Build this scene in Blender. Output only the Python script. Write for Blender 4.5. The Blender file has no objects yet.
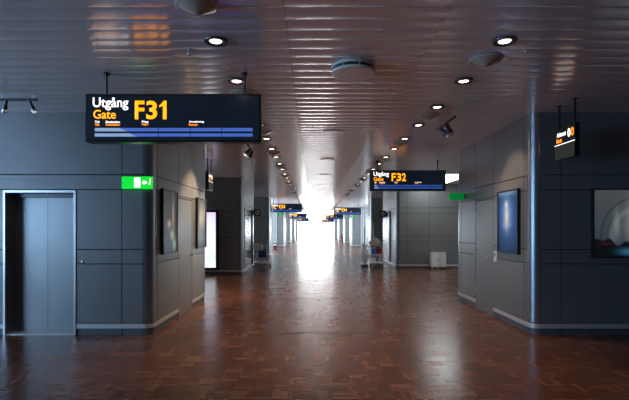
import bpy, bmesh, math, random
from mathutils import Vector, Matrix
random.seed(7)
C = bpy.context.scene.collection
scene = bpy.context.scene
PI = math.pi

# ---------------------------------------------------------------- camera, world, lights, exposure
F = 440.0
EYE = 1.55
H = 3.23
XL, XR = -2.33, 3.17          # the corridor faces of the wall blocks
cam = bpy.data.cameras.new('camera'); co = bpy.data.objects.new('camera', cam); C.objects.link(co)
co.location = (0, 0, EYE); co.rotation_euler = (PI/2, 0, 0)
cam.sensor_width = 36; cam.lens = F/629*36
cam.shift_y = 28/629; cam.shift_x = 1.5/629
cam.clip_end = 400
scene.camera = co

w = bpy.data.worlds.new('sky'); scene.world = w; w.use_nodes = True
w.node_tree.nodes['Background'].inputs[0].default_value = (0.80, 0.90, 1.0, 1)
w.node_tree.nodes['Background'].inputs[1].default_value = 2.0

scene.view_settings.view_transform = 'Standard'
scene.view_settings.look = 'None'
scene.view_settings.gamma = 1
scene.view_settings.use_curve_mapping = False
scene.view_settings.exposure = 0.12
scene.cycles.use_denoising = True
scene.cycles.max_bounces = 10
scene.cycles.glossy_bounces = 6
scene.cycles.sample_clamp_indirect = 6
scene.cycles.caustics_reflective = True

def area(name, loc, rot, sx, sy, radiance, col):
    l = bpy.data.lights.new(name, 'AREA'); l.shape = 'RECTANGLE'; l.size = sx; l.size_y = sy
    l.energy = radiance * PI * sx * sy; l.color = col
    o = bpy.data.objects.new(name, l); C.objects.link(o); o.location = loc; o.rotation_euler = rot
    return o
Y_END = 80.0
DAY = (0.86, 0.94, 1.0)
WXL, WXR = -2.95, 3.95        # window planes of the far part of the pier
area('daylight_end', (0.42, Y_END+0.35, 1.6), (-PI/2, 0, 0), 6.8, 3.1, 25, (0.92, 0.97, 1.0))
# lounge windows (outer walls) and hall window, daylight just outside the panes
area('daylight_lounge', (-9.9, 17.5, 1.7), (0, -PI/2, 0), 2.2, 11.0, 3.0, (0.58, 0.80, 1.0))
area('daylight_lounge', (9.9, 17.5, 1.7), (0, PI/2, 0), 2.2, 11.0, 0.3, DAY)
area('daylight_hall', (-10.4, 0.0, 1.7), (0, -PI/2, 0), 2.2, 9.0, 8.0, (0.25, 0.55, 1.0))
FAR_L = [(24.7, 35.5), (38.1, 45.9), (48.1, 56.9), (59.1, 67.9), (70.1, 79.8)]
FAR_R = [(25.4, 36.1), (38.3, 44.2), (46.3, 54.0), (56.3, 66.0), (68.3, 79.8)]
for a, b in FAR_L:
    area('daylight_pier', (WXL-0.35, (a+b)/2, 1.6), (0, -PI/2, 0), 3.0, b-a, 4.0, (0.72, 0.88, 1.0))
for a, b in FAR_R:
    area('daylight_pier', (WXR+0.35, (a+b)/2, 1.6), (0, PI/2, 0), 3.0, b-a, 4.0, (0.72, 0.88, 1.0))

# ---------------------------------------------------------------- materials
def mat(name, col, rough=0.5, metal=0.0, emit=None, es=0.0, coat=0.0, spec=0.5):
    m = bpy.data.materials.new(name); m.use_nodes = True
    b = m.node_tree.nodes['Principled BSDF']
    b.inputs['Base Color'].default_value = (*col, 1)
    b.inputs['Roughness'].default_value = rough
    b.inputs['Metallic'].default_value = metal
    b.inputs['Specular IOR Level'].default_value = spec
    b.inputs['Coat Weight'].default_value = coat
    b.inputs['Coat Roughness'].default_value = 0.1
    if emit:
        b.inputs['Emission Color'].default_value = (*emit, 1)
        b.inputs['Emission Strength'].default_value = es
    return m
def noisy(m, scale, amount, bump=0.0, stretch=(1, 1, 1), coord='Object'):
    nt = m.node_tree; b = nt.nodes['Principled BSDF']
    tc = nt.nodes.new('ShaderNodeTexCoord'); mp = nt.nodes.new('ShaderNodeMapping')
    mp.inputs['Scale'].default_value = stretch
    n = nt.nodes.new('ShaderNodeTexNoise'); n.inputs['Scale'].default_value = scale; n.inputs['Detail'].default_value = 3
    nt.links.new(tc.outputs[coord], mp.inputs[0]); nt.links.new(mp.outputs[0], n.inputs['Vector'])
    mx = nt.nodes.new('ShaderNodeMix'); mx.data_type = 'RGBA'; mx.blend_type = 'MULTIPLY'
    mx.inputs[0].default_value = 1
    mx.inputs[6].default_value = b.inputs['Base Color'].default_value
    cr = nt.nodes.new('ShaderNodeMapRange'); cr.inputs[3].default_value = 1-amount; cr.inputs[4].default_value = 1+amount
    nt.links.new(n.outputs[0], cr.inputs[0]); nt.links.new(cr.outputs[0], mx.inputs[7])
    nt.links.new(mx.outputs[2], b.inputs['Base Color'])
    if bump:
        bp = nt.nodes.new('ShaderNodeBump'); bp.inputs['Strength'].default_value = bump; bp.inputs['Distance'].default_value = 0.01
        nt.links.new(n.outputs[0], bp.inputs['Height']); nt.links.new(bp.outputs[0], b.inputs['Normal'])
    return m
M = {}
M['panel'] = noisy(mat('wall_panel', (0.20, 0.205, 0.205), 0.32, 0.3), 1.5, 0.10)
M['gap'] = mat('panel_gap', (0.012, 0.013, 0.015), 0.8)
M['plinth'] = mat('plinth_paint', (0.10, 0.12, 0.14), 0.45, 0.2)
M['column'] = mat('corner_metal', (0.27, 0.29, 0.31), 0.28, 0.75)
M['steel'] = noisy(mat('brushed_steel', (0.55, 0.56, 0.56), 0.28, 1.0), 3.0, 0.12, 0.0, (30, 30, 1))
M['strip'] = mat('steel_strip', (0.60, 0.59, 0.56), 0.38, 0.35)
M['liftdoor'] = noisy(mat('lift_steel', (0.27, 0.28, 0.275), 0.32, 0.8), 2.0, 0.15, 0.0, (1, 1, .6))
M['darksteel'] = mat('dark_steel', (0.10, 0.10, 0.11), 0.35, 0.8)
M['black'] = mat('black_enamel', (0.010, 0.011, 0.014), 0.30)
M['screen'] = mat('sign_face', (0.008, 0.010, 0.016), 0.22, 0, (0.05, 0.10, 0.2), 0.06)
M['white_l'] = mat('lit_white', (0.8, 0.8, 0.8), 0.5, 0, (1.0, 0.97, 0.95), 1.5)
M['yellow_l'] = mat('lit_yellow', (0.8, 0.5, 0.02), 0.5, 0, (1.0, 0.34, 0.0), 1.6)
M['orange_l'] = mat('lit_orange', (0.8, 0.4, 0.02), 0.5, 0, (1.0, 0.25, 0.0), 1.5)
M['blue_l'] = mat('lit_blue', (0.1, 0.2, 0.6), 0.4, 0, (0.06, 0.13, 0.48), 0.7)
M['blue_d'] = mat('lit_deep_blue', (0.03, 0.08, 0.3), 0.4, 0, (0.03, 0.08, 0.36), 0.8)
M['pale_l'] = mat('lit_pale_blue', (0.3, 0.4, 0.5), 0.4, 0, (0.24, 0.34, 0.55), 0.8)
M['green_l'] = mat('lit_green', (0.0, 0.5, 0.05), 0.4, 0, (0.0, 0.62, 0.02), 1.0)
M['green_d'] = mat('dull_green', (0.0, 0.20, 0.04), 0.4, 0, (0.0, 0.22, 0.03), 0.6)
M['exitwhite'] = mat('exit_white', (0.9, 0.9, 0.8), 0.4, 0, (1.0, 1.0, 0.75), 1.6)
M['lamp'] = mat('lamp_glow', (1, 1, 1), 0.5, 0, (1.0, 0.88, 0.72), 6)
M['lampfar'] = M['lamp']
M['spotglow'] = mat('spot_glow', (1, 1, 1), 0.5, 0, (1.0, 0.90, 0.75), 9)
M['lampring'] = mat('lamp_ring', (0.10, 0.095, 0.09), 0.35, 0.6)
M['whitepaint'] = mat('white_enamel', (0.62, 0.62, 0.60), 0.35)
M['dome'] = mat('frosted_dome', (0.50, 0.43, 0.35), 0.25)
M['zinc'] = mat('zinc_tube', (0.85, 0.87, 0.89), 0.35, 0.2)
M['rim'] = mat('white_metal_rim', (0.78, 0.77, 0.75), 0.3)
M['olive'] = mat('olive_board', (0.13, 0.12, 0.07), 0.5)
M['white'] = mat('white_plastic', (0.75, 0.76, 0.77), 0.45)
M['grey'] = mat('grey_plastic', (0.22, 0.23, 0.25), 0.5)
M['blueplastic'] = mat('blue_plastic', (0.02, 0.16, 0.75), 0.35)
M['navy'] = mat('navy_board', (0.02, 0.07, 0.25), 0.35)
M['redplastic'] = mat('red_plastic', (0.55, 0.015, 0.02), 0.35)
M['redpaint'] = mat('red_enamel', (0.13, 0.006, 0.01), 0.45)
M['rubber'] = mat('rubber', (0.02, 0.02, 0.02), 0.7)
M['cloth'] = noisy(mat('sack_cloth', (0.86, 0.89, 0.92), 0.75), 9, 0.15, 0.5)
M['rag'] = noisy(mat('rag_cloth', (0.52, 0.48, 0.44), 0.9), 14, 0.25, 0.6)
M['skyglow'] = mat('skylight_diffuser', (0.9, 0.9, 0.9), 0.6, 0, (0.92, 0.97, 1.0), 5.5)
M['outer'] = mat('outer_wall_paint', (0.30, 0.30, 0.30), 0.6)
M['backwall'] = mat('hall_wall_paint', (0.10, 0.10, 0.11), 0.6)
M['frame'] = mat('window_frame_metal', (0.35, 0.37, 0.39), 0.4, 0.6)

def glass_mat():
    m = bpy.data.materials.new('window_glass'); m.use_nodes = True
    nt = m.node_tree; nt.nodes.clear()
    o = nt.nodes.new('ShaderNodeOutputMaterial'); t = nt.nodes.new('ShaderNodeBsdfTransparent')
    g = nt.nodes.new('ShaderNodeBsdfGlossy'); g.inputs['Roughness'].default_value = 0.02
    mx = nt.nodes.new('ShaderNodeMixShader'); fr = nt.nodes.new('ShaderNodeLayerWeight'); fr.inputs[0].default_value = 0.2
    ml = nt.nodes.new('ShaderNodeMath'); ml.operation = 'MULTIPLY'; ml.inputs[1].default_value = 0.35
    nt.links.new(fr.outputs['Fresnel'], ml.inputs[0]); nt.links.new(ml.outputs[0], mx.inputs[0])
    nt.links.new(t.outputs[0], mx.inputs[1]); nt.links.new(g.outputs[0], mx.inputs[2]); nt.links.new(mx.outputs[0], o.inputs[0])
    return m
M['glass'] = glass_mat()

def ceiling_mat():
    m = mat('ceiling_metal', (0.94, 0.85, 0.83), 0.20, 0.38)
    return noisy(m, 0.8, 0.06, 0.0, (1, 6, 1))
M['ceiling'] = ceiling_mat()

def floor_mat():
    m = mat('parquet', (0.1, 0.04, 0.02), 0.2)
    nt = m.node_tree; N = nt.nodes; L = nt.links; b = N['Principled BSDF']
    tc = N.new('ShaderNodeTexCoord'); mp = N.new('ShaderNodeMapping'); mp.inputs['Rotation'].default_value = (0, 0, 0)
    L.new(tc.outputs['Object'], mp.inputs[0])
    sep = N.new('ShaderNodeSeparateXYZ'); L.new(mp.outputs[0], sep.inputs[0])
    def math_(op, a, bb=None, c=None):
        n = N.new('ShaderNodeMath'); n.operation = op
        for i, v in enumerate((a, bb, c)):
            if v is None: continue
            if isinstance(v, (int, float)): n.inputs[i].default_value = v
            else: L.new(v, n.inputs[i])
        return n.outputs[0]
    S = 0.19                                           # side of one parquet square, five fingers each
    cx = math_('FLOOR', math_('DIVIDE', sep.outputs[0], S)); cy = math_('FLOOR', math_('DIVIDE', sep.outputs[1], S))
    par = math_('FLOORED_MODULO', math_('ADD', cx, cy), 2.0)
    fx = math_('FLOOR', math_('DIVIDE', sep.outputs[0], S/4)); fy = math_('FLOOR', math_('DIVIDE', sep.outputs[1], S/4))
    # in an even square planks are stacked along y, in an odd one along x
    ka = N.new('ShaderNodeMix'); ka.data_type = 'FLOAT'; L.new(par, ka.inputs[0]); L.new(fy, ka.inputs[2]); L.new(fx, ka.inputs[3])
    cv = N.new('ShaderNodeCombineXYZ'); L.new(cx, cv.inputs[0]); L.new(cy, cv.inputs[1]); L.new(ka.outputs[0], cv.inputs[2])
    wn = N.new('ShaderNodeTexWhiteNoise'); L.new(cv.outputs[0], wn.inputs[0])
    cs = N.new('ShaderNodeCombineXYZ'); L.new(cx, cs.inputs[0]); L.new(cy, cs.inputs[1])
    wn2 = N.new('ShaderNodeTexWhiteNoise'); L.new(cs.outputs[0], wn2.inputs[0])
    ns = N.new('ShaderNodeTexNoise'); ns.inputs['Scale'].default_value = 1.3; ns.inputs['Detail'].default_value = 4
    L.new(tc.outputs['Object'], ns.inputs[0])
    v = math_('ADD', math_('MULTIPLY', wn.outputs[0], 0.45), math_('ADD', math_('MULTIPLY', wn2.outputs[0], 0.30), math_('MULTIPLY', ns.outputs[0], 0.35)))
    cr = N.new('ShaderNodeValToRGB'); e = cr.color_ramp.elements
    e[0].position = 0.15; e[0].color = (0.080, 0.030, 0.016, 1)
    e[1].position = 0.95; e[1].color = (0.205, 0.080, 0.037, 1)
    x = e.new(0.55); x.color = (0.125, 0.047, 0.024, 1)
    L.new(v, cr.inputs[0]); L.new(cr.outputs[0], b.inputs['Base Color'])
    rr = N.new('ShaderNodeMapRange'); rr.inputs[3].default_value = 0.20; rr.inputs[4].default_value = 0.30
    L.new(v, rr.inputs[0]); L.new(rr.outputs[0], b.inputs['Roughness'])
    n2 = N.new('ShaderNodeTexNoise'); n2.inputs['Scale'].default_value = 5; L.new(tc.outputs['Object'], n2.inputs[0])
    hh = math_('ADD', n2.outputs[0], math_('MULTIPLY', wn.outputs[0], 0.05))
    bp = N.new('ShaderNodeBump'); bp.inputs['Strength'].default_value = 0.20; bp.inputs['Distance'].default_value = 0.01
    L.new(hh, bp.inputs['Height']); L.new(bp.outputs[0], b.inputs['Normal'])
    return m
M['floor'] = floor_mat()

# ---------------------------------------------------------------- mesh helpers
class MB:
    def __init__(s): s.v = []; s.f = []; s.mi = []
    def add(s, vs, fs, mi=0):
        n = len(s.v); s.v += [tuple(v) for v in vs]
        for f in fs: s.f.append([n+i for i in f]); s.mi.append(mi)
        return s
    def box(s, a, b, mi=0, bev=0.0, R=None):
        x0, y0, z0 = [min(p, q) for p, q in zip(a, b)]; x1, y1, z1 = [max(p, q) for p, q in zip(a, b)]
        bm = bmesh.new(); bmesh.ops.create_cube(bm, size=1)
        bmesh.ops.scale(bm, vec=(x1-x0, y1-y0, z1-z0), verts=bm.verts)
        bmesh.ops.translate(bm, vec=((x0+x1)/2, (y0+y1)/2, (z0+z1)/2), verts=bm.verts)
        if bev > 0:
            bmesh.ops.bevel(bm, geom=list(bm.edges), offset=min(bev, .45*min(x1-x0, y1-y0, z1-z0)), segments=2, affect='EDGES', profile=0.5)
        s.addbm(bm, mi, R); return s
    def addbm(s, bm, mi=0, R=None):
        bm.verts.index_update()
        vs = [(R @ v.co if R else v.co) for v in bm.verts]
        s.add(vs, [[v.index for v in f.verts] for f in bm.faces], mi); bm.free()
    def tube(s, pts, r, n=8, mi=0, caps=True):
        pts = [Vector(p) for p in pts]; rings = []
        up = None
        for i, p in enumerate(pts):
            d = (pts[min(i+1, len(pts)-1)] - pts[max(i-1, 0)]).normalized()
            a = Vector((0, 0, 1)) if abs(d.z) < .9 else Vector((1, 0, 0))
            u = d.cross(a).normalized(); v = d.cross(u)
            rr = r[i] if isinstance(r, (list, tuple)) else r
            rings.append([p + rr*(math.cos(2*PI*k/n)*u + math.sin(2*PI*k/n)*v) for k in range(n)])
        vs = [q for g in rings for q in g]; fs = []
        for i in range(len(pts)-1):
            for k in range(n): fs.append([i*n+k, i*n+(k+1) % n, (i+1)*n+(k+1) % n, (i+1)*n+k])
        if caps: fs += [list(range(n))[::-1], [(len(pts)-1)*n+k for k in range(n)]]
        return s.add(vs, fs, mi)
    def lathe(s, prof, c=(0, 0, 0), n=24, mi=0, sx=1, sy=1):
        vs = []; fs = []
        for r, z in prof:
            for k in range(n): vs.append((c[0]+sx*r*math.cos(2*PI*k/n), c[1]+sy*r*math.sin(2*PI*k/n), c[2]+z))
        for i in range(len(prof)-1):
            for k in range(n): fs.append([i*n+k, i*n+(k+1) % n, (i+1)*n+(k+1) % n, (i+1)*n+k])
        fs.append(list(range(n))[::-1]); fs.append([(len(prof)-1)*n+k for k in range(n)])
        return s.add(vs, fs, mi)
    def build(s, name, mats, parent=None, smooth=False):
        me = bpy.data.meshes.new(name); me.from_pydata(s.v, [], s.f)
        if not isinstance(mats, (list, tuple)): mats = [mats]
        for m in mats: me.materials.append(m)
        me.polygons.foreach_set('material_index', s.mi)
        bm = bmesh.new(); bm.from_mesh(me); bmesh.ops.recalc_face_normals(bm, faces=bm.faces)
        if smooth:
            for f in bm.faces: f.smooth = True
            for e in bm.edges:
                if len(e.link_faces) == 2 and e.calc_face_angle(0) > math.radians(35): e.smooth = False
        bm.to_mesh(me); bm.free(); me.update()
        o = bpy.data.objects.new(name, me); C.objects.link(o)
        if parent: o.parent = parent
        return o
def tag(o, label=None, cat=None, group=None, kind=None):
    if label: o['label'] = label
    if cat: o['category'] = cat
    if group: o['group'] = group
    if kind: o['kind'] = kind
    return o
def thing(name, loc, label, cat, group=None, rz=0):
    o = bpy.data.objects.new(name, None); C.objects.link(o); o.empty_display_size = .1
    o.location = loc; o.rotation_euler = (0, 0, rz)
    return tag(o, label, cat, group)
def struct(o, label=None, cat=None): return tag(o, label, cat, kind='structure')
def copy_tree(o, parent=None):
    c = o.copy(); C.objects.link(c)
    if parent: c.parent = parent
    for ch in [k for k in bpy.data.objects if k.parent == o]: copy_tree(ch, c)
    return c

def text_part(name, body, x0, x1, z0, z1, material, parent, y=0.0, bold=0.0, depth=0.002, R=None):
    """letters fitted to the box x0..x1, z0..z1 (cap height of the box incl. descender), facing -y"""
    cu = bpy.data.curves.new(name, 'FONT'); cu.body = body; cu.offset = bold; cu.extrude = 0.0
    cu.resolution_u = 3
    to = bpy.data.objects.new('t', cu); C.objects.link(to)
    dg = bpy.context.evaluated_depsgraph_get(); me = bpy.data.meshes.new_from_object(to.evaluated_get(dg))
    bpy.data.objects.remove(to)
    xs = [v.co.x for v in me.vertices]; ys = [v.co.y for v in me.vertices]
    ax, bx, ay, by = min(xs), max(xs), min(ys), max(ys)
    bm = bmesh.new(); bm.from_mesh(me)
    for v in bm.verts:
        v.co = Vector((x0+(v.co.x-ax)/(bx-ax)*(x1-x0), y, z0+(v.co.y-ay)/(by-ay)*(z1-z0)))
    r = bmesh.ops.extrude_face_region(bm, geom=list(bm.faces))
    for v in [g for g in r['geom'] if isinstance(g, bmesh.types.BMVert)]: v.co.y -= depth
    if R:
        for v in bm.verts: v.co = R @ v.co
    bmesh.ops.recalc_face_normals(bm, faces=bm.faces)
    bm.to_mesh(me); bm.free()
    me.materials.clear(); me.materials.append(material)
    o = bpy.data.objects.new(name, me); C.objects.link(o); o.parent = parent
    return o

def picture(name, wd, ht, fn, parent, emit=0.0, nx=60, nz=80, depth=0.004, both=False):
    """a printed sheet in the xz plane facing -y, its print from fn(u,v)"""
    vs = [(-wd/2+wd*i/nx, 0, ht*j/nz) for j in range(nz+1) for i in range(nx+1)]
    fs = [[j*(nx+1)+i, j*(nx+1)+i+1, (j+1)*(nx+1)+i+1, (j+1)*(nx+1)+i] for j in range(nz) for i in range(nx)]
    me = bpy.data.meshes.new(name); me.from_pydata(vs, [], fs)
    ca = me.color_attributes.new('print', 'FLOAT_COLOR', 'POINT')
    for j in range(nz+1):
        for i in range(nx+1):
            c = fn(i/nx, j/nz); ca.data[j*(nx+1)+i].color = (*c, 1)
    m = mat(name+'_print', (1, 1, 1), 0.35, 0, spec=0.15)
    nt = m.node_tree; at = nt.nodes.new('ShaderNodeAttribute'); at.attribute_name = 'print'
    b = nt.nodes['Principled BSDF']; nt.links.new(at.outputs['Color'], b.inputs['Base Color'])
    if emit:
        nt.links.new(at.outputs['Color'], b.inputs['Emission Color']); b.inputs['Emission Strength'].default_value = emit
    me.materials.append(m)
    o = bpy.data.objects.new(name, me); C.objects.link(o); o.parent = parent
    return o

# ---------------------------------------------------------------- floor and ceiling
b = MB().box((-10.3, -8.5, -0.12), (10.3, Y_END+0.2, 0.0))
struct(b.build('floor', M['floor']), 'glossy dark red-brown parquet floor of the pier')
for k, yy in enumerate((6.50, 9.62)):
    b = MB().box((XL+0.2 if k == 0 else -9.3, yy, 0.0), (XR-0.2 if k == 0 else 9.3, yy+0.012, 0.002))
    struct(b.build('trim_1', mat('joint', (.20, .13, .10), .4)), 'thin pale joint strip across the parquet floor')

def ceiling_mesh():
    pitch = 0.1975
    n = int((Y_END+0.3+8.5)/pitch)
    ts = [0, .03, .10, .20, .32, .44, .56, .68, .80, .90, .97]
    def profile(hgt, groove, pw):
        prof = []
        for i in range(n):
            y0 = -8.5+i*pitch
            prof.append((y0, H+groove))
            for t in ts[1:]:
                u = (t-0.5)*2
                prof.append((y0+t*pitch, H - hgt*(1-abs(u)**pw)))
        return prof
    mid, side = profile(.0098, .005, 2.2), profile(.0032, .001, 2.0)
    fields = [(-10.3, -5.0, side), (-5.0, -0.222, side), (-0.218, 1.058, mid), (1.062, 5.0, side), (5.0, 10.3, side)]
    mb = MB()
    for a, c, prof in fields:
        vs = [(x, y, z) for (y, z) in prof for x in (a, c)]
        fs = [[2*i, 2*i+1, 2*i+3, 2*i+2] for i in range(len(prof)-1)]
        mb.add(vs, fs)
    me = bpy.data.meshes.new('ceiling'); me.from_pydata(mb.v, [], mb.f); me.materials.append(M['ceiling']); me.materials.append(M['gap'])
    bm = bmesh.new(); bm.from_mesh(me)
    for f in bm.faces:
        if f.normal.z > 0: f.normal_flip()
        f.smooth = True
    for e in bm.edges:
        if len(e.link_faces) == 2 and e.calc_face_angle(0) > math.radians(20): e.smooth = False
    bmesh.ops.create_cube(bm, size=1, matrix=Matrix.Translation((0, (Y_END-8.3)/2, H+0.08)) @ Matrix.Diagonal((20.8, Y_END+8.9, 0.12, 1)))
    bm.faces.ensure_lookup_table()
    for f in bm.faces[-6:]: f.material_index = 1
    bm.to_mesh(me); bm.free()
    o = bpy.data.objects.new('ceiling', me); C.objects.link(o); return o
struct(ceiling_mesh(), 'semi-gloss taupe metal plank ceiling with crosswise grooves')

# ---------------------------------------------------------------- wall blocks with panel grid
ZB = [0.0, 0.088, 0.165, 1.028, 1.238, 2.108, 2.325, H+0.02]
G = 0.006; T = 0.02; RC = 0.13
def band_boxes(mb, axis, fixed, sgn, ubreaks, zb=ZB, skips=()):
    """panels on a plane; axis 'x': plane y=fixed, outward -y; axis 'y': plane x=fixed, outward sgn"""
    for i in range(len(ubreaks)-1):
        u0, u1 = ubreaks[i]+G, ubreaks[i+1]-G
        for j in range(len(zb)-1):
            if zb[j] == 0.088: continue
            z0, z1 = zb[j]+(G if j else 0), zb[j+1]-G
            if j == 0: z1 = 0.088
            mi = 2 if j == 0 else 0
            segs = [(u0, u1, z0, z1)]
            for (su0, su1, sz1) in skips:
                ns = []
                for (a, c, d, e) in segs:
                    if c <= su0 or a >= su1 or d >= sz1: ns.append((a, c, d, e)); continue
                    if a < su0: ns.append((a, su0, d, e))
                    if c > su1: ns.append((su1, c, d, e))
                    if e > sz1: ns.append((max(a, su0), min(c, su1), sz1, e))
                segs = ns
            for (a, c, d, e) in segs:
                if c-a < .004 or e-d < .004: continue
                dd = 0.012 if j == 0 else 0.0
                if axis == 'x': mb.box((a, fixed+sgn*-dd, d), (c, fixed-sgn*T, e), mi, 0.002)
                else: mb.box((fixed-sgn*dd, a, d), (fixed-sgn*T, c, e), mi, 0.002)
def rounded_corner(mb, cx, cy, qx, qy, r, z0, z1, mi, n=10):
    """quarter column centred cx,cy bulging towards (qx,qy)"""
    vs = []; 
    for k in range(n+1):
        a = k/n*PI/2
        vs.append((cx+qx*r*math.cos(a), cy+qy*r*math.sin(a)))
    for k in range(n, -1, -1):
        a = k/n*PI/2
        vs.append((cx+qx*(r-T)*math.cos(a), cy+qy*(r-T)*math.sin(a)))
    m = len(vs); V = [(x, y, z) for z in (z0, z1) for x, y in vs]
    f = [[i, (i+1) % m, m+(i+1) % m, m+i] for i in range(m)]
    h = n+1
    for k in range(n):
        f.append([k, k+1, m-2-k, m-1-k]); f.append([m+k, m+k+1, m+m-2-k, m+m-1-k])
    mb.add(V, f, mi)
def block(side, y0, y1, fseams, sseams, outer, skips_f=(), skips_s=(), label=None, back=True, recess=None):
    s = 1 if side == 'left' else -1              # s: direction from the block to the corridor
    xf = XL if side == 'left' else XR
    mb = MB()
    # core (with the lift niche when asked)
    cx0, cx1 = xf-s*(T+.001), outer
    def core(xa, xb, ya, yb, za, zb): mb.box((xa, ya, za), (xb, yb, zb), 1)
    rin = RC
    # the core is two crossed boxes so the rounded corners stay free
    if recess:
        ra, rb, rz, rd = recess
        lo, hi = min(ra, rb), max(ra, rb)
        core(cx0-s*rin, hi, y0+T, y1-T, 0, H)
        core(lo, outer, y0+T, y1-T, 0, H)
        core(lo, hi, y0+T, y1-T, rz, H)
        core(lo, hi, y0+T+rd, y1-T, 0, rz)
    else:
        core(cx0-s*rin, outer, y0+T+.001, y1-T-.001, 0, H)
    core(cx0, cx0-s*rin, y0+rin+T, y1-rin-T, 0, H)
    fs = sorted([xf-s*RC] + fseams + [outer])
    band_boxes(mb, 'x', y0, -1, fs, skips=skips_f)
    if back: band_boxes(mb, 'x', y1, 1, sorted([xf-s*RC, outer]))
    band_boxes(mb, 'y', xf, s, sorted([y0+RC]+sseams+[y1-RC]), skips=skips_s)
    for (cy, q) in ((y0+RC, -1), (y1-RC, 1)):
        cx = xf-s*RC
        rounded_corner(mb, cx, cy, s, q, RC, 0.165+G, H+0.02, 3)
        rounded_corner(mb, cx, cy, s, q, RC-0.012, 0.0, 0.088, 2)
    o = mb.build('wall_'+side, [M['panel'], M['gap'], M['plinth'], M['column']])
    # smooth only the columns
    me = o.data
    for p in me.polygons:
        if p.material_index == 3 and abs(p.normal.z) < .5: p.use_smooth = True
    bm = bmesh.new(); bm.from_mesh(me)
    for e in bm.edges:
        if len(e.link_faces) == 2 and e.calc_face_angle(0) > math.radians(30): e.smooth = False
    bm.to_mesh(me); bm.free()
    struct(o, label)
    # the steel kick strip
    st = MB(); e = 0.006; z0, z1 = 0.093, 0.160
    def strip_seg(axis, fixed, sg, a, c):
        if axis == 'x': st.box((a, fixed+sg*e, z0), (c, fixed-sg*T, z1), 0, .002)
        else: st.box((fixed+sg*e, a, z0), (fixed-sg*T, c, z1), 0, .002)
    def cut(a, c, skips):
        segs = [(a, c)]
        for (p, q, z) in skips:
            ns = []
            for (m, n) in segs:
                if n <= p or m >= q: ns.append((m, n)); continue
                if m < p: ns.append((m, p))
                if n > q: ns.append((q, n))
            segs = ns
        return segs
    lo, hi = min(outer, xf-s*RC), max(outer, xf-s*RC)
    for a, c in cut(lo, hi, skips_f): strip_seg('x', y0, -1, a, c)
    if back: strip_seg('x', y1, 1, lo, hi)
    for a, c in cut(y0+RC, y1-RC, skips_s): strip_seg('y', xf, s, a, c)
    for (cy, q) in ((y0+RC, -1), (y1-RC, 1)):
        rounded_corner(st, xf-s*RC, cy, s, q, RC+e, z0, z1, 0)
    so = st.build('kick_strip', M['strip'], o, smooth=False)
    return o

OUT = 9.4
# near blocks
LIFT = (-4.49, -3.43)
W1 = block('left', 6.38, 9.60, [-5.9, -4.70, -2.77], [6.60, 7.64, 8.48, 9.3], -OUT,
      skips_f=((LIFT[0]-.0, LIFT[1]+.0, 2.105),), skips_s=((7.64, 8.48, 2.08),),
      label='near left wall block of blue-grey panels around the lift door', recess=(LIFT[0], LIFT[1], 2.10, 0.24))
W2 = block('right', 6.38, 9.70, [3.605, 4.85, 6.1, 7.3, 8.5], [6.62, 7.74, 8.58, 9.4], OUT,
      skips_s=((7.74, 8.58, 2.08),), label='near right wall block of dark grey panels with the landscape poster')
block('left', 14.62, 17.40, [-3.35, -4.5, -5.7], [14.9, 16.55, 16.75], -OUT, label='second left wall block with the backlit poster')
block('right', 16.80, 20.10, [3.62, 4.45, 5.6, 6.8], [17.0, 17.9, 18.4], OUT, label='second right wall block behind the metal bin')
block('left', 23.70, 24.65, [-2.9, -3.5, -4.7], [24.1], -OUT, label='third left wall block behind the luggage trolley')
block('right', 24.35, 25.35, [3.8, 5.0], [24.8], OUT, label='third right wall block behind the cleaning cart')
for a, c in ((35.6, 38.0), (46.0, 48.0), (57.0, 59.0), (68.0, 70.0)):
    block('left', a, c, [], [], WXL-0.4, label='distant left pier between corridor windows')
for a, c in ((36.2, 38.2), (44.3, 46.2), (54.1, 56.2), (66.1, 68.2)):
    block('right', a, c, [], [], WXR+0.4, label='distant right pier between corridor windows')

# ---------------------------------------------------------------- windows, outer walls, hall
nwin = [0]
def window_wall(side, plane, a, c, sill, head, along='y', mull=1.5):
    """glazing in a wall; plane x=plane (along y) or y=plane (along x)"""
    nwin[0] += 1
    def P(u, d, z): return (plane+d, u, z) if along == 'y' else (u, plane+d, z)
    fr = MB(); t = 0.05
    n = max(1, round((c-a)/mull))
    for i in range(n+1):
        u = a+(c-a)*i/n; u0 = min(max(u-t/2, a), c-t)
        fr.box(P(u0, -.05, sill), P(u0+t, .05, head))
    for z in (sill, head-t): fr.box(P(a, -.05, z), P(c, .05, z+t))
    o = fr.build('window_%d' % nwin[0], M['frame']); struct(o, None)
    g = MB().box(P(a+.01, -.004, sill+.01), P(c-.01, .004, head-.01))
    g.build('pane', M['glass'], o)
    return o
# far pier glazing
for a, c in FAR_L: window_wall('left', WXL, a, c, 0.0, 3.2)
for a, c in FAR_R: window_wall('right', WXR, a, c, 0.0, 3.2)
window_wall('end', Y_END, WXL-.2, WXR+.2, 0.0, 3.2, along='x', mull=3.0)
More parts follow.
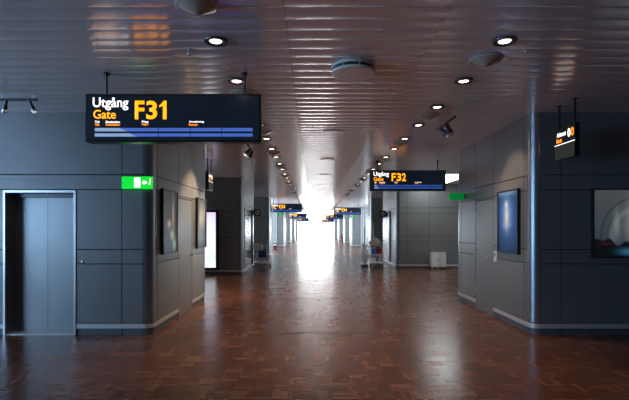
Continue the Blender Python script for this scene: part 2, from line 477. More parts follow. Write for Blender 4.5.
# outer walls of the lounges, with a glazed strip
def wall_box(name, a, b_, m, label=None): return struct(MB().box(a, b_).build(name, m), label)
for s, nm in ((-1, 'left'), (1, 'right')):
    x0, x1 = s*OUT, s*(OUT+.15)
    mb = MB()
    mb.box((x0, 9.55, 0), (x1, 25.4, .6)).box((x0, 9.55, 2.8), (x1, 25.4, H)).box((x0, 9.55, .6), (x1, 12.0, 2.8)).box((x0, 23.0, .6), (x1, 25.4, 2.8))
    struct(mb.build('wall_'+nm, M['outer']))
    window_wall(nm, s*(OUT+.08), 12.0, 23.0, .6, 2.8)
mb = MB().box((-10.0, -8.4, 0), (-9.85, -4.5, H)).box((-10.0, 4.5, 0), (-9.85, 6.5, H)).box((-10.0, -4.5, 0), (-9.85, 4.5, .6)).box((-10.0, -4.5, 2.8), (-9.85, 4.5, H))
struct(mb.build('wall_left', M['backwall'])); window_wall('left', -9.93, -4.5, 4.5, .6, 2.8)
mb = MB().box((-10.0, 6.42, 0), (-9.38, 9.6, H)); struct(mb.build('wall_left', M['backwall']))
mb = MB().box((10.0, -8.4, 0), (9.85, 6.5, H)).box((10.0, 6.42, 0), (9.38, 9.6, H)); struct(mb.build('wall_right', M['backwall']))
wall_box('wall_back', (-10.0, -8.4, 0), (10.0, -8.25, H), M['backwall'])

# ceiling skylight right of the gate 32 sign
sk = thing('skylight', (4.45, 15.0, H-.012), 'bright white ceiling skylight beyond the near right wall block', 'skylight')
MB().box((-.5, -1.45, -.004), (.5, 1.45, .004)).build('diffuser', M['skyglow'], sk)
fr = MB()
for a, c in (((-.56, -1.51, -.012), (-.5, 1.51, .01)), ((.5, -1.51, -.012), (.56, 1.51, .01)), ((-.5, -1.51, -.012), (.5, -1.45, .01)), ((-.5, 1.45, -.012), (.5, 1.51, .01))): fr.box(a, c)
fr.build('frame', M['whitepaint'], sk)

# ---------------------------------------------------------------- lift
lf = thing('lift_door', ((LIFT[0]+LIFT[1])/2, 6.38, 0), 'brushed steel lift doors in a pale steel frame in the left wall', 'lift')
hw = (LIFT[1]-LIFT[0])/2
f = MB(); y0, y1 = -.015, .235
f.box((-hw+.001, y0, 0), (-hw+.035, y1, 2.10), 0, .003).box((hw-.035, y0, 0), (hw-.001, y1, 2.10), 0, .003).box((-hw+.035, y0, 2.06), (hw-.035, y1, 2.10), 0, .003)
f.build('frame', M['steel'], lf)
MB().box((-hw+.036, .20, .012), (-.004, .222, 2.0), 0, .003).build('door', M['liftdoor'], lf)
MB().box((.012, .175, .012), (hw-.036, .197, 2.0), 0, .003).build('door', M['liftdoor'], lf)
MB().box((-hw+.036, .16, 2.0), (hw-.036, .235, 2.059), 0, .002).build('header', M['darksteel'], lf)
MB().box((-hw+.036, .0, .0), (hw-.036, .235, .011)).build('sill', M['strip'], lf)
cb = thing('lift_call_button', (-3.34, 6.38, 1.06), 'small round lift call button on the blue-grey panel', 'button')
MB().lathe([(0.022, 0), (0.022, .008), (.016, .012), (0.004, .012)], n=16).build('plate', M['steel'], cb, True).rotation_euler = (PI/2, 0, 0)
MB().lathe([(0.010, .011), (.010, .016), (.002, .017)], n=12).build('button', M['white'], cb, True).rotation_euler = (PI/2, 0, 0)

# ---------------------------------------------------------------- service doors in the side faces
def side_door(side, y0, y1, label, n):
    s = 1 if side == 'left' else -1; xf = XL if side == 'left' else XR
    o = MB().box((xf-s*.020, y0+.008, .004), (xf-s*.003, y1-.008, 2.066), 0, .002).build('door_%d' % n, M['panel'])
    struct(o, label)
    ya = y0+.008; 
    h = MB(); hy = y0+.10 if side == 'right' else y1-.10
    h.lathe([(.026, 0), (.026, .008), (.004, .008)], n=14)
    h.tube([(0, 0, .005), (0, 0, .05), (0, .02, .055), (0, .11, .055)], .009, 8)
    ho = h.build('door_handle', M['steel'], o, True)
    ho.location = (xf-s*.003, hy, 1.03); ho.rotation_euler = (0, s*PI/2, 0) 
    k = MB()
    for z in (.35, 1.05, 1.8): k.tube([(xf+s*.002, (y1 if side == 'right' else y0), z-.05), (xf+s*.002, (y1 if side == 'right' else y0), z+.05)], .008, 8)
    k.build('hinge', M['steel'], o)
side_door('left', 7.64, 8.48, 'grey service door between the two narrow posters', 1)
side_door('right', 7.74, 8.58, 'grey service door left of the blue poster', 2)
cr = thing('card_reader', (XR, 7.60, 1.06), 'small pale card reader beside the right service door', 'card reader')
MB().box((-.03, -.05, -.09), (-.0005, .05, .09), 0, .006).build('housing', M['white'], cr)
MB().box((-.033, -.03, .0), (-.029, .03, .06), 0, .001).build('reader_window', M['grey'], cr)

# glazed doors on the second blocks
def glazed_door(side, y0, y1, py0, py1, n, label):
    s = 1 if side == 'left' else -1; xf = XL if side == 'left' else XR
    o = MB().box((xf+s*.002, y0, .17), (xf+s*.018, y1, 2.2), 0, .002).build('door_%d' % n, mat('pale_glazing', (.55, .62, .66), .12, .6)); struct(o, label)
    MB().box((xf+s*.002, py0, .17), (xf+s*.05, py1, 2.25), 0, .004).build('door_post', M['darksteel'], o)
    MB().box((xf+s*.002, y0, 2.2), (xf+s*.03, y1, 2.26), 0, .004).build('door_rail', M['frame'], o)
glazed_door('left', 14.95, 16.45, 16.65, 16.85, 3, 'pale glazed door on the second left block')
glazed_door('right', 18.45, 19.85, 18.0, 18.3, 4, 'pale glazed door on the second right block')

# ---------------------------------------------------------------- overhead gate signs
PX = 1/93.6
def gate_sign(cx, y, num, label, big=True):
    """sign 1.88 x 0.513 m hanging from two rods, drawn on a 176 x 48 grid"""
    t = thing('gate_sign', (cx, y, 2.47), label, 'sign', 'gate signs hanging over the corridor')
    W, HH, D = 1.88, .513, .14
    MB().box((-W/2, 0, 0), (W/2, D, HH), 0, .006).build('housing', M['black'], t)
    MB().box((-W/2+.02, -.003, .02), (W/2-.02, .001, HH-.02)).build('display', M['screen'], t)
    def X(u): return -W/2+u*PX
    def Z(v): return HH-v*PX
    bt = .012
    for u, nm in ((18.5, 'a'), (158.5, 'b')):
        r = MB().tube([(X(u), D/2, HH-.01), (X(u), D/2, H-2.47-.004)], .013, 8)
        r.lathe([(.035, H-2.47-.022), (.035, H-2.47-.002)], (X(u), D/2, 0), 12)
        r.build('hanging_rod', M['black'], t, True)
    text_part('lettering', 'Utgång', X(8), X(43.5), Z(16.5), Z(3.6), M['white_l'], t, -.003, bt)
    text_part('lettering', 'Gate', X(8.5), X(31), Z(25), Z(16.0), M['yellow_l'], t, -.003, bt)
    for ch, ua, ub in zip(num, (50, 61.5, 74.0), (59.5, 72.3, 83.0)):
        if ch == '1':
            g = MB(); p = [(76.2, 10.3), (79.0, 7), (81.6, 7), (81.6, 25.5), (78.0, 25.5), (78.0, 11.6), (74.6, 13.6), (74.2, 11.6)]
            n = len(p); g.add([(X(u), -.005, Z(v)) for u, v in p]+[(X(u), -.001, Z(v)) for u, v in p], [list(range(n)), list(range(n, 2*n))]+[[i, (i+1) % n, n+(i+1) % n, n+i] for i in range(n)])
            g.build('gate_number', M['yellow_l'], t)
        else: text_part('gate_number', ch, X(ua), X(ub), Z(25.5), Z(7), M['yellow_l'], t, -.003, bt*2.2)
    for (a, c, s1, s2) in ((10, 14.5, 'Tid', 'Time'), (21, 35, 'Destination', 'Destination'), (57, 63.5, 'Flyg', 'Flight'), (104, 119, 'Anmärkning', 'Remark')):
        text_part('small_lettering', s1, X(a), X(c), Z(29.3), Z(27.0), M['white_l'], t, -.003, bt)
        text_part('small_lettering', s2, X(a), X(c if s1 != 'Anmärkning' else 113), Z(32.0), Z(29.7), M['orange_l'], t, -.003, bt)
    for v0, v1, k in ((34.2, 37.6, 32 if big else 6), (39.6, 42.8, 42 if big else 9)):
        q = MB()
        def quad(u0, u1, u2, u3, mi): q.add([(X(u0), -.005, Z(v1)), (X(u1), -.005, Z(v1)), (X(u2), -.005, Z(v0)), (X(u3), -.005, Z(v0))], [[0, 1, 2, 3]], mi)
        quad(10, 10+k, 10+k-8 if big else 10+k, 10, 1)
        sp = [10+k, 73.5, 105.3, 136.7, 168]
        for i in range(4):
            a = sp[i]+(.3 if i else 0); quad(a, sp[i+1]-.3, sp[i+1]-.3, a if i else 10+k-8 if big else a, 0)
        q.build('display_row', [M['blue_l'] if big else M['blue_d'], M['pale_l']], t)
    return t
def SX(px0, px1, y): return ((px0+px1)/2-313)/F*y
gate_sign(SX(85, 261, 4.70), 4.70, 'F31', 'large hanging black gate sign reading F31 in yellow')
gate_sign(SX(370, 446, 10.9), 10.9, 'F32', 'hanging black gate sign reading F32 in yellow', False)
gate_sign(SX(270, 302, 25.8), 25.8, 'F33', 'distant hanging gate sign reading F33 on the left', False)
gate_sign(SX(334, 361, 30.6), 30.6, 'F34', 'distant hanging gate sign reading F34 on the right', False)
gate_sign(SX(288, 307, 43.5), 43.5, 'F35', 'tiny distant gate sign just behind the F33 sign', False)
gate_sign(SX(325, 343, 46.0), 46.0, 'F36', 'tiny distant gate sign just behind the F34 sign', False)
gate_sign(SX(295.5, 309, 61.0), 61.0, 'F37', 'farthest gate sign on the left of the bright end', False)
gate_sign(SX(322, 334, 69.0), 69.0, 'F38', 'farthest gate sign on the right of the bright end', False)

# small direction signs facing across the corridor
def side_sign(x, y, rz, label, mirror=False):
    """board 0.46 x 0.44, face towards local -y"""
    t = thing('direction_sign', (x, y, 2.47), label, 'sign', 'small direction signs hanging beside the wall blocks', rz)
    W, HH, D = .46, .44, .065
    MB().box((-W/2, 0, 0), (W/2, D, HH), 0, .004).build('housing', M['black'], t)
    MB().box((-W/2+.008, -.004, .01), (W/2-.008, .001, .20)).build('lower_board', M['olive'], t)
    MB().box((-W/2, -.006, .204), (W/2, .001, .212)).build('divider', M['white_l'], t)
    text_part('lettering', 'Ankomst', -W/2+.05, .03, .315, .375, M['white_l'], t, -.001, .03)
    text_part('lettering', 'Exit', -W/2+.04, -.06, .235, .29, M['orange_l'], t, -.001, .03)
    for cx, m in ((.105, M['white_l']), (.18, M['orange_l'])):
        g = MB()
        n = 20; ro, ri = .033, .015
        vs = [(cx+r*math.cos(2*PI*k/n), -.003, .33+1.7*r*math.sin(2*PI*k/n)) for r in (ro, ri) for k in range(n)]
        g.add(vs, [[k, (k+1) % n, n+(k+1) % n, n+k] for k in range(n)])
        g.build('symbol', m, t)
    for u in (-W/2+.05, W/2-.05):
        r = MB().tube([(u, D/2, HH-.01), (u, D/2, H-2.47-.004)], .012, 8)
        r.lathe([(.03, H-2.47-.02), (.03, H-2.47-.002)], (u, D/2, 0), 12)
        r.build('hanging_rod', M['black'], t, True)
# right: face towards -x (the corridor); text reads from far to near end
side_sign(3.35, 5.86, -PI/2, 'small hanging direction sign in front of the right wall corner')
side_sign(-2.50, 10.76, PI/2, 'small hanging direction sign just past the near left wall block')

# ---------------------------------------------------------------- emergency exit signs
ex = thing('exit_sign', (0, 6.352, 0), 'lit green emergency exit sign with a white arrow on the left corner', 'exit sign')
x0, x1, z0, z1 = (123.2-313)/F*6.35, (152.5-313)/F*6.35, EYE+(228-189)/F*6.35, EYE+(228-176.8)/F*6.35
ex.location = ((x0+x1)/2, 6.30, z0); hwx = (x1-x0)/2; hz = z1-z0
MB().box((-hwx, 0, 0), (hwx, .075, hz), 0, .004).build('housing', M['green_l'], ex)
MB().box((-hwx-.004, -.004, hz), (hwx+.004, .078, hz+.01)).build('cap', M['black'], ex)
MB().box((-.03, -.003, .018), (.055, .001, hz-.018)).build('door_symbol', M['exitwhite'], ex)
a = MB(); c0 = .115
a.add([(c0-.035, -.003, hz/2), (c0-.002, -.003, hz/2+.036), (c0-.002, -.003, hz/2+.014), (c0+.035, -.003, hz/2+.014), (c0+.035, -.003, hz/2-.014), (c0-.002, -.003, hz/2-.014), (c0-.002, -.003, hz/2-.036)], [[0, 1, 2, 3, 4, 5, 6]])
a.build('arrow', M['exitwhite'], ex)
r = MB().add([(hwx-.035, -.003, hz*.35), (hwx-.022, -.003, hz*.30), (hwx-.010, -.003, hz*.55), (hwx-.004, -.003, hz*.8), (hwx-.02, -.003, hz*.85), (hwx-.022, -.003, hz*.55)], [[0, 1, 2, 3, 4, 5]])
r.build('figure', M['exitwhite'], ex)
ex2 = thing('exit_sign', (XR-.185, 9.15, 1.55+28/F*9.15), 'small dull green exit sign projecting from the right wall block', 'exit sign')
MB().box((-.15, 0, 0), (.165, .04, .145), 0, .004).build('housing', M['green_d'], ex2)
MB().box((.165, .005, .02), (.184, .035, .125)).build('bracket', M['black'], ex2)
MB().box((-.12, -.002, .03), (.13, .001, .115)).build('panel', M['green_d'], ex2)

def far_exit(x, y, label, rod=True):
    t = thing('exit_sign', (x, y, 2.33), label, 'exit sign')
    MB().box((-.18, 0, 0), (.18, .05, .12), 0, .004).build('housing', M['green_d'], t)
    MB().box((-.09, -.003, .02), (-.01, .001, .10)).build('door_symbol', M['green_l'], t)
    for u in (-.15, .15): MB().tube([(u, .025, .115), (u, .025, H-2.33-.004)], .008, 6).build('hanging_rod', M['black'], t, True)
far_exit((281-313)/F*26.6, 26.6, 'small green exit sign just below the distant F33 sign')
far_exit((353-313)/F*33.0, 33.0, 'small green exit sign just below the distant F34 sign')

# small black restroom signs on the second blocks
def restroom(x, y, s, label):
    t = thing('restroom_sign', (x, y, 2.02), label, 'sign')
    MB().box((-.13, 0, 0), (.13, .03, .27), 0, .004).build('plate', M['black'], t)
    g = MB(); n = 20
    vs = [(r*math.cos(2*PI*k/n), -.003, .135+r*1.1*math.sin(2*PI*k/n)) for r in (.085, .052) for k in range(n)]
    g.add(vs, [[k, (k+1) % n, n+(k+1) % n, n+k] for k in range(n)]); g.box((-.012, -.004, .08), (.012, -.002, .19))
    g.build('symbol', M['white'], t)
    MB().box((s*.13, .005, .06), (s*.155, .025, .21)).build('bracket', M['black'], t)
restroom(XL+.16, 17.15, -1, 'small square black sign with white ring symbol, left side')
restroom(XR-.16, 18.95, 1, 'small square black sign with white ring symbol, right side')

# ---------------------------------------------------------------- posters
def lerp(a, b, t): t = max(0, min(1, t)); return tuple(p+(q-p)*t for p, q in zip(a, b))
def blob(u, v, cu, cv, ru, rv): return math.exp(-((u-cu)/ru)**2-((v-cv)/rv)**2)
def p_portrait(u, v):
    c = lerp((.012, .014, .018), (.04, .038, .04), v)
    c = lerp(c, (.05, .08, .12), blob(u, v, .35, .15, .35, .25))
    c = lerp(c, (.42, .30, .20), .9*blob(u, v, .70, .62, .07, .26))
    c = lerp(c, (.50, .30, .20), 1.2*blob(u, v, .40, .47, .11, .07))
    c = lerp(c, (.03, .02, .02), 1.0*blob(u, v, .36, .57, .16, .05))
    c = lerp(c, (.35, .45, .22), 1.1*blob(u, v, .60, .28, .14, .07))
    c = lerp(c, (.30, .42, .35), .9*blob(u, v, .78, .12, .12, .10))
    c = lerp(c, (.04, .06, .10), .8*blob(u, v, .35, .25, .18, .14))
    return c
def p_streak(u, v):
    c = lerp((.012, .017, .02), (.03, .035, .04), v)
    for k, cu in enumerate((.3, .48, .62, .78)):
        c = lerp(c, (.45, .42, .25), .75*blob(u, v, cu, .62+.04*(k % 2), .05, .22))
    return lerp(c, (.10, .14, .17), .6*blob(u, v, .5, .18, .4, .1))
def p_blue(u, v):
    return tuple(.75*k for k in p_blue_(u, v))
def p_blue_(u, v):
    c = lerp((.006, .03, .12), (.02, .13, .45), blob(u, v, .5, .58, .5, .42))
    c = lerp(c, (.20, .34, .55), .9*blob(u, v, .45, .98, .6, .05))
    c = lerp(c, (.25, .50, .9), .9*blob(u, v, .46, .62, .22, .24))
    c = lerp(c, (.9, .82, .80), 1.2*blob(u, v, .46, .58, .08, .16))
    c = lerp(c, (.9, .88, .88), 1.0*blob(u, v, .44, .78, .07, .05))
    c = lerp(c, (.5, .62, .9), .7*blob(u, v, .46, .45, .18, .05))
    return c
def p_arch(u, v):
    c = lerp((.07, .10, .13), (.16, .17, .17), v)
    d = math.hypot((u-.46)*1.44, (v-.30)*.95)
    for rr, t in ((.56, .7), (.46, .5), (.34, .5)):
        c = lerp(c, (.02, .03, .035), t*math.exp(-((d-rr)/.014)**2))
    c = lerp(c, (.30, .33, .34), .7*math.exp(-((d-.40)/.045)**2))
    c = lerp(c, (.70, .72, .66), 1.1*blob(u, v, .46, .52, .11, .32))
    c = lerp(c, (.42, .50, .44), .9*blob(u, v, .235, .48, .03, .20))
    g = .24+.04*math.sin(u*17)+.03*math.sin(u*41+1)
    if v < g: c = lerp(c, (.008, .012, .016), min(1, (g-v)/.03))
    c = lerp(c, (.22, .02, .02), .5*blob(u, v, .12, .19, .06, .02))
    c = lerp(c, (.08, .32, .52), .9*blob(u, v, .36, .07, .10, .05))
    return c
def p_city(u, v):
    c = lerp((.55, .68, .9), (.62, .50, .92), max(0, (v-.6)/.4))
    c = lerp(c, (.95, .98, 1), .8*blob(u, v, .5, .5, .7, .3))
    c = lerp(c, (.30, .35, .6), .6*blob(u, v, .25, .22, .2, .1))
    c = lerp(c, (.9, .95, .92), .9*(1 if v < .12 else 0))
    return c
def poster(name, loc, rz, wd, ht, fn, label, emit=0.0, fw=.022, depth=.05, cat='poster', face=None):
    t = thing(name, loc, label, cat, None, rz)      # local -y faces out, back at y=0
    f = MB()
    f.box((-wd/2, -depth, 0), (-wd/2+fw, -.001, ht), 0, .003).box((wd/2-fw, -depth, 0), (wd/2, -.001, ht), 0, .003)
    f.box((-wd/2+fw, -depth, 0), (wd/2-fw, -.001, fw), 0, .003).box((-wd/2+fw, -depth, ht-fw), (wd/2-fw, -.001, ht), 0, .003)
    f.build('frame', M['black'], t)
    MB().box((-wd/2+fw, -depth+.014, fw), (wd/2-fw, -.001, ht-fw)).build('back_panel', M['black'], t)
    p = picture('print', wd-2*fw, ht-2*fw, fn, t, emit); p.location = (0, -depth+.012, fw)
    return t
PZ0 = 1.14
poster('poster', (XL, (6.70+7.46)/2, PZ0), PI/2, .72, 1.02, p_portrait, 'dark portrait poster on the left wall, nearer of the two', .5)  # no backlight here; emission is added so the print reads brighter
poster('poster', (XL, (8.72+9.44)/2, PZ0), PI/2, .72, 1.02, p_streak, 'dark poster with pale vertical streaks past the left service door', .35)  # unlit sheet too, its print given an added glow
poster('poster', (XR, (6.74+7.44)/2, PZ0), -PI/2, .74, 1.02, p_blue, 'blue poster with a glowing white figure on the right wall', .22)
poster('poster', (4.03+.72, 6.38, PZ0-.02), 0, 1.44, 1.0, p_arch, 'landscape poster of a bright stone arch on the right wall', .30)  # ordinary print with added emission to lift its brightness
# backlit city-light poster on the second left block
xa, xb = (203.5-313)/F*14.56, (218.3-313)/F*14.56
poster('lightbox', ((xb-1.35/2), 14.62, .17), 0, 1.35, 1.97, p_city, 'backlit advertising lightbox glowing white behind the left wall block', 1.25, .075, .12, 'lightbox')

ORD = 'nearest second third fourth fifth sixth seventh eighth ninth tenth eleventh twelfth thirteenth fourteenth fifteenth sixteenth seventeenth eighteenth nineteenth twentieth'.split()
TENS = {20: 'twenty', 30: 'thirty', 40: 'forty'}
def ordinal(k):
    if k < 20: return ORD[k]
    t_, u_ = (k+1)//10*10, (k+1) % 10
    return {30: 'thirtieth', 40: 'fortieth'}[t_] if u_ == 0 else TENS[t_]+'-'+('first' if u_ == 1 else ORD[u_-1])
# ---------------------------------------------------------------- ceiling fittings
def downlight():
    t = thing('downlight', (0, 0, H), 'small round recessed downlight in the ceiling row', 'ceiling light')
    MB().lathe([(.046, -.001), (.090, -.001), (.104, -.006), (.100, -.016), (.066, -.015), (.046, -.001)], n=24).build('trim_ring', M['lampring'], t, True)
    m = MB(); n = 20
    m.lathe([(.054, -.0055), (.050, -.0085), (.012, -.009)], n=n)
    m.build('lens', M['lamp'], t, True)
    return t
d0 = downlight(); first = True
for row, (x, nm) in enumerate(((-.868, 'left'), (1.712, 'right'))):
    k = 0; y = 3.93
    while y < 42:
        o = d0 if first else copy_tree(d0); first = False
        o.location = (x, y, H-.006)
        o['group'] = 'downlights in the %s ceiling row' % nm
        if abs(y-30.68) < .2 or abs(y-10.95) < .12: o.location.y = y+.3
        o['label'] = '%s round downlight in the %s ceiling row' % (ordinal(k), nm)
        k += 1; y += 1.07
# warm pools from the nearest downlights
for x in (-.868, 1.712):
    for k in range(0, 10):
        l = bpy.data.lights.new('downlight_beam', 'SPOT'); l.energy = 58; l.color = (1, .76, .52); l.spot_size = 1.5; l.spot_blend = .8; l.shadow_soft_size = .05
        o = bpy.data.objects.new('downlight_beam', l); C.objects.link(o); o.location = (x, 3.93+1.07*k, H-.05)

def dome():
    t = thing('dome_speaker', (0, 0, H), '', 'ceiling speaker')
    MB().lathe([(.150, -.001), (.162, -.004), (.162, -.012), (.150, -.016), (.148, -.001)], n=28).build('rim', M['whitepaint'], t, True)
    MB().lathe([(.148, -.012), (.105, -.034), (.060, -.056), (.025, -.072), (.008, -.076)], n=28).build('dome', M['dome'], t, True)
    return t
q0 = dome(); first = True
labs = {(0, 0): 'frosted ceiling dome at the top edge left of centre', (0, 1): 'frosted ceiling dome above the right end of the F31 sign',
        (1, 0): 'frosted ceiling dome between the two nearest right downlights', (1, 1): 'frosted ceiling dome above the F32 sign'}
for row, (x, ys) in enumerate(((-.868, 3.30), (1.712, 4.36))):
    for k in range(9):
        o = q0 if first else copy_tree(q0); first = False
        o.location = (x, ys+2.15*k, H-.006)
        o['group'] = 'frosted ceiling domes'; o['label'] = labs.get((row, k), '%s frosted ceiling dome along the %s downlight row' % (ordinal(k), ('left', 'right')[row]))
        if row == 1 and k == 3: o.location.y -= .13

def diffuser():
    t = thing('air_diffuser', (0, 0, H), '', 'air diffuser')
    MB().lathe([(.04, -.0), (.218, -.001), (.226, -.006), (.226, -.024), (.20, -.026), (.02, -.026)], n=40).build('top_disc', M['rim'], t, True)
    MB().lathe([(.205, -.026), (.205, -.058), (.02, -.058)], n=40).build('slot_band', M['black'], t, True)
    MB().lathe([(.195, -.058), (.226, -.058), (.226, -.074), (.218, -.080), (.02, -.082)], n=40).build('lower_disc', M['rim'], t, True)
    MB().lathe([(.214, -.0815), (.213, -.0835), (.02, -.084)], n=40).build('cover', M['ceiling'], t, True)
    r = MB()
    for k in range(8):
        a = 2*PI*k/8+.2; r.tube([(.213*math.cos(a), .213*math.sin(a), -.026), (.213*math.cos(a), .213*math.sin(a), -.058)], .006, 6)
    r.build('spacer', M['whitepaint'], t)
    return t
f0 = diffuser()
f0['label'] = 'nearest round white air diffuser on the corridor ceiling'; f0['group'] = 'round air diffusers along the ceiling'
f0.location = (.42, 4.56, H-.006)
for k in range(1, 16):
    o = copy_tree(f0); o.location = (.35, 4.56+3.12*k, H-.006); o.scale = (.8, .8, .18)
    o['label'] = {1: 'second air diffuser, dark against the bright ceiling'}.get(k, '%s round air diffuser along the ceiling middle' % ordinal(k))

def sprinkler(x, y, label):
    t = thing('sprinkler', (x, y, H-.004), label, 'sprinkler', 'ceiling sprinklers')
    MB().lathe([(.022, 0), (.022, -.004), (.008, -.006), (.008, -.03), (.003, -.032)], n=14).build('body', M['whitepaint'], t, True)
    MB().tube([(-.014, 0, -.028), (-.016, 0, -.045), (0, 0, -.055), (.016, 0, -.045), (.014, 0, -.028)], .003, 6).build('yoke', M['steel'], t, True)
    MB().lathe([(.018, -.055), (.018, -.058), (.003, -.058)], n=14).build('deflector', M['steel'], t, True)
sprinkler(-1.16, 4.13, 'tiny ceiling sprinkler above the F31 sign')
sprinkler(2.0, 4.14, 'tiny ceiling sprinkler right of the dome speaker')
sprinkler(2.0, 5.86, 'second tiny ceiling sprinkler in the right ceiling')
sprinkler(-1.16, 6.6, 'tiny ceiling sprinkler behind the F31 sign')
sprinkler(-3.75, 5.2, 'tiny ceiling sprinkler over the lift')

def spot_track(x, y, heads, label, length=.95, rot=0, energy=25, k=1.0):
    t = thing('spotlight_track', (x, y, H-.002), label, 'spotlight track', None, rot)
    MB().box((-.018, -length/2, -.075), (.018, length/2, -.045), 0, .003).build('rail', M['black'], t)
    for u in (-length/2+.05, length/2-.05): MB().tube([(0, u, -.004), (0, u, -.05)], .006, 8).build('suspension', M['steel'], t)
    for (u, ax, ay) in heads:
        hd = MB(); d = Vector((ax, ay, -.75)).normalized(); p = Vector((0, u, -.13 if k == 1 else -.09))
        hd.tube([(0, u, -.07), (0, u, -.14)], .008, 8)
        hd.tube([p-d*.05, p-d*.045, p+d*.03, p+d*.06, p+d*.10], [.012, .030*k, .036*k, .05*k, .052*k], 14)
        h = hd.build('spot_head', M['darksteel'], t, True)
        g = MB().tube([p+d*.101, p+d*.103], [.047*k, .045*k], 14); g.build('lens', M['spotglow'], h)
        sh = MB().tube([p+d*.10, p+d*.135], [.055*k, .060*k], 14, caps=False); sh.build('glare_shield', M['steel'], h, True)
        l = bpy.data.lights.new('track_spot_beam', 'SPOT'); l.energy = energy; l.color = (1, .70, .42); l.spot_size = 1.15; l.spot_blend = .7; l.shadow_soft_size = .04
        o = bpy.data.objects.new('track_spot_beam', l); C.objects.link(o); o.parent = t; o.location = p+d*.14
        o.rotation_euler = d.to_track_quat('-Z', 'Y').to_euler()
spot_track(2.06, 6.85, ((-.12, .45, .4), (.16, .8, -.1)), 'black spotlight track with two heads near the right wall block', .95, 0, 50)
spot_track(-1.27, 8.9, ((-.1, -.6, -.25), (.2, -.4, .2)), 'dark spotlight track seen end on beside the left wall block', .6, 0, 230)
spot_track(-3.72, 5.55, ((-.15, .1, -.3), (.15, .2, .3)), 'spotlight track near the ceiling edge above the lift', .5, PI/2, 10, .55)

# ---------------------------------------------------------------- metal bin by the right wall
bn = thing('waste_bin', ((437.6-313)/F*16.45, 16.45, 0), 'brushed metal waste bin with two front panels by the right wall', 'bin')
MB().box((-.28, -.12, .10), (.28, .14, .66), 0, .008).build('body', M['zinc'], bn)
for k, (a, c) in enumerate(((-.27, -.012), (.012, .27))):
    dd = MB().box((a, -.135, .115), (c, -.121, .645), 0, .004).build('door', (M['zinc'], M['whitepaint'])[k], bn)
    MB().tube([((a+c)/2+(.09 if k == 0 else -.09), -.15, .33), ((a+c)/2+(.09 if k == 0 else -.09), -.15, .45)], .006, 6).build('handle', M['darksteel'], dd)
MB().box((-.285, -.14, .66), (.285, .145, .68), 0, .004).build('lid', M['steel'], bn)
for x in (-.2, .0):
    for y in (-.08, .1): MB().tube([(x, y, 0), (x, y, .105)], .015, 8).build('leg', M['steel'], bn, True)

# ---------------------------------------------------------------- baggage trolley
tr = thing('luggage_trolley', (-2.06, 18.05, 0), 'steel luggage trolley with a navy panel by the left wall block', 'trolley')
fm = MB()
fm.tube([(-.36, -.28, .14), (-.30, .55, .16), (.30, .55, .16), (.36, -.28, .14), (-.36, -.28, .14)], .016, 8)
for x in (-.15, 0, .15): fm.tube([(x, -.28, .145), (x*.9, .55, .165)], .010, 6)
for x in (-.20, .20): fm.tube([(x*1.5, -.25, .14), (x, -.20, .55), (x, -.22, .93)], .014, 8)
for z in (.35, .62, .80): fm.tube([(-.21, -.20, z), (.21, -.20, z)], .010, 6)
fm.build('frame', M['zinc'], tr, True)
MB().tube([(-.25, -.28, .90), (-.25, -.30, .97), (.25, -.30, .97), (.25, -.28, .90)], .018, 8).build('push_handle', M['grey'], tr, True)
MB().box((-.14, -.235, .34), (.16, -.215, .66), 0, .006).build('sign_panel', M['navy'], tr)
bk = MB()
bk.box((-.28, -.36, .66), (.02, -.24, .68), 0, .004).box((-.28, -.37, .66), (.02, -.36, .92), 0, .003).box((-.28, -.37, .66), (-.27, -.24, .90), 0, .003).box((.01, -.37, .66), (.02, -.24, .90), 0, .003)
bk.build('basket', M['white'], tr)
MB().box((-.14, -.24, .30), (.16, -.21, .325), 0, .003).build('panel_edge', M['white'], tr)
for x, y in ((-.34, -.26), (.34, -.26), (0, .52)):
    wv = MB().tube([(x-.018, y, .062), (x+.018, y, .062)], .062, 18); wo = wv.build('wheel', M['rubber'], tr, True)
    MB().box((x-.028, y-.02, .05), (x+.028, y+.02, .145), 0, .003).build('caster_fork', M['zinc'], wo)

# ---------------------------------------------------------------- cleaning cart and what it carries
CX, CY = 2.36, 17.35
ct = thing('cleaning_cart', (CX, CY, 0), 'grey janitor cleaning cart beside the right wall block', 'cart')
MB().box((-.13, -.26, .17), (.42, .26, .24), 0, .02).build('base_tray', M['zinc'], ct)
MB().box((-.12, -.24, .82), (.36, .24, .85), 0, .01).build('top_shelf', M['grey'], ct)
MB().box((-.10, -.22, .52), (.34, .22, .54), 0, .006).build('middle_shelf', M['grey'], ct)
pf = MB()
for x in (-.11, .35):
    for y in (-.23, .23): pf.tube([(x, y, .22), (x, y, .84)], .014, 8)
pf.tube([(.35, -.23, .84), (.43, -.23, .98), (.43, .23, .98), (.35, .23, .84)], .013, 8)
pf.tube([(-.11, .23, .50), (.35, .23, .50)], .012, 8); pf.tube([(-.11, -.23, .50), (.35, -.23, .50)], .012, 8)
pf.tube([(-.11, -.23, .50), (-.11, .23, .50)], .012, 8); pf.build('frame', M['zinc'], ct, True)
for x, y in ((-.08, -.2), (-.08, .2), (.36, -.2), (.36, .2)):
    wv = MB().tube([(x-.018, y, .055), (x+.018, y, .055)], .055, 16); wo = wv.build('wheel', M['rubber'], ct, True)
    MB().box((x-.028, y-.02, .05), (x+.028, y+.02, .172), 0, .003).build('caster_fork', M['steel'], wo)
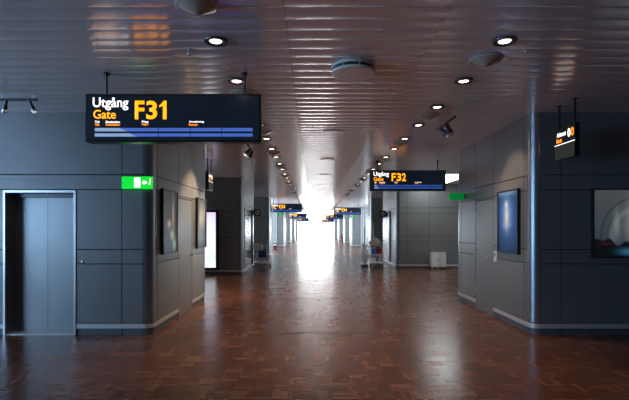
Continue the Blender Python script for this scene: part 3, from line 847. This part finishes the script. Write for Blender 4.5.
# sack
sb = thing('laundry_sack', (CX-.32, CY, .10), 'white cloth sack on casters left of the cleaning cart', 'sack')
bm = bmesh.new(); bmesh.ops.create_icosphere(bm, subdivisions=4, radius=1)
for v in bm.verts:
    p = v.co.copy(); r_ = 1+.10*math.sin(p.x*9+p.z*4)+.07*math.sin(p.y*11-p.z*6)
    z = p.z; k = 1-.25*max(0, z)
    v.co = Vector((p.x*.14*r_*k, p.y*.19*r_*k, .40+p.z*.38))
m_ = MB(); m_.addbm(bm); m_.build('sack_body', M['cloth'], sb, True)
MB().lathe([(.11, .72), (.125, .76), (.115, .81), (.02, .81)], n=18, sy=1.3).build('sack_rim', M['cloth'], sb, True)
MB().box((-.13, -.17, 0), (.13, .17, .04), 0, .01).build('base', M['zinc'], sb)
for x, y in ((-.1, -.13), (.1, -.13), (-.1, .13), (.1, .13)): MB().tube([(x-.015, y, -.05), (x+.015, y, -.05)], .05, 14).build('wheel', M['rubber'], sb, True)
# buckets
def bucket(x, m, label):
    t = thing('bucket', (x, CY-.12, .541), label, 'bucket', 'buckets on the cleaning cart')
    MB().lathe([(.075, 0), (.095, .17), (.105, .18), (.105, .20), (.09, .20), (.088, .18), (.07, .01), (.01, .01)], n=20).build('body', m, t, True)
    MB().tube([(-.10, 0, .19), (-.08, -.06, .225), (0, -.10, .235), (.08, -.06, .225), (.10, 0, .19)], .005, 6).build('bail_handle', M['steel'], t, True)
bucket(CX+.01, M['blueplastic'], 'blue bucket on the cleaning cart')
bucket(CX+.235, M['redplastic'], 'red bucket on the cleaning cart')
rg = thing('cloth_pile', (CX+.08, CY, .851), 'crumpled pile of pale cleaning cloths on top of the cart', 'cloths')
bm = bmesh.new(); bmesh.ops.create_icosphere(bm, subdivisions=4, radius=1)
for v in bm.verts:
    p = v.co; r_ = 1+.16*math.sin(p.x*7+2)*math.sin(p.y*6)+.1*math.sin(p.x*13+p.z*9)
    v.co = Vector((p.x*.2*r_, p.y*.16*r_, max(0, .10+p.z*.22*r_*(1-.3*abs(p.x)))))
m_ = MB(); m_.addbm(bm); m_.build('cloth_heap', M['rag'], rg, True)
mp = thing('mop', (CX-.02, CY+.36, .0), 'mop with a pale handle standing up from the cleaning cart', 'mop')
MB().tube([(.16, 0, .15), (.07, 0, 1.75)], .020, 8).build('handle', M['white'], mp, True)
MB().tube([(.16, 0, .0), (.165, 0, .05), (.16, 0, .16)], [.08, .07, .02], 12).build('mop_head', M['rag'], mp, True)
br = thing('broom', (CX-.30, CY+.40, .0), 'dark long-handled broom leaning at the left end of the cleaning cart', 'broom')
MB().tube([(0, 0, .08), (.02, -.09, 1.60)], .020, 8).build('handle', M['darksteel'], br, True)
MB().box((-.13, -.03, .0), (.13, .03, .09), 0, .01).build('bristle_head', M['black'], br)
for k, (x, m) in enumerate(((-.03, 'white'), (.06, 'white'), (.15, 'grey'), (.25, 'white'))):
    t = thing('spray_bottle', (CX+x, CY-.14, .241), '%s bottle in the base tray, %s' % (('white', 'white', 'grey', 'white')[k], ('leftmost', 'second from left', 'third from left', 'rightmost')[k]), 'bottle', 'bottles in the cart base tray')
    MB().lathe([(.034, 0), (.038, .02), (.038, .13), (.014, .17), (.014, .20), (.004, .20)], n=14).build('body', M[m], t, True)
    MB().box((-.022, -.035, .20), (.022, .02, .235), 0, .006).build('trigger', M['redplastic'] if k == 1 else M['white'], t)

# ---------------------------------------------------------------- red bin between far piers
rb = thing('storage_box', (-2.72, 31.7, 0), 'dark red box standing by the far left corridor window', 'box')
MB().box((-.13, -.12, .03), (.13, .12, .47), 0, .012).build('body', M['redpaint'], rb)
MB().box((-.12, -.11, 0), (.12, .11, .03)).build('base', M['black'], rb)
MB().box((-.10, -.126, .30), (.10, -.121, .40)).build('plate', M['white'], rb)
rb2 = thing('storage_box', ((342.6-313)/F*50, 50.0, 0), 'dark red box standing by the far right corridor windows', 'box')
MB().box((-.18, -.12, .03), (.18, .12, .9), 0, .012).build('body', M['redpaint'], rb2)
MB().box((-.17, -.11, 0), (.17, .11, .03)).build('base', M['black'], rb2)
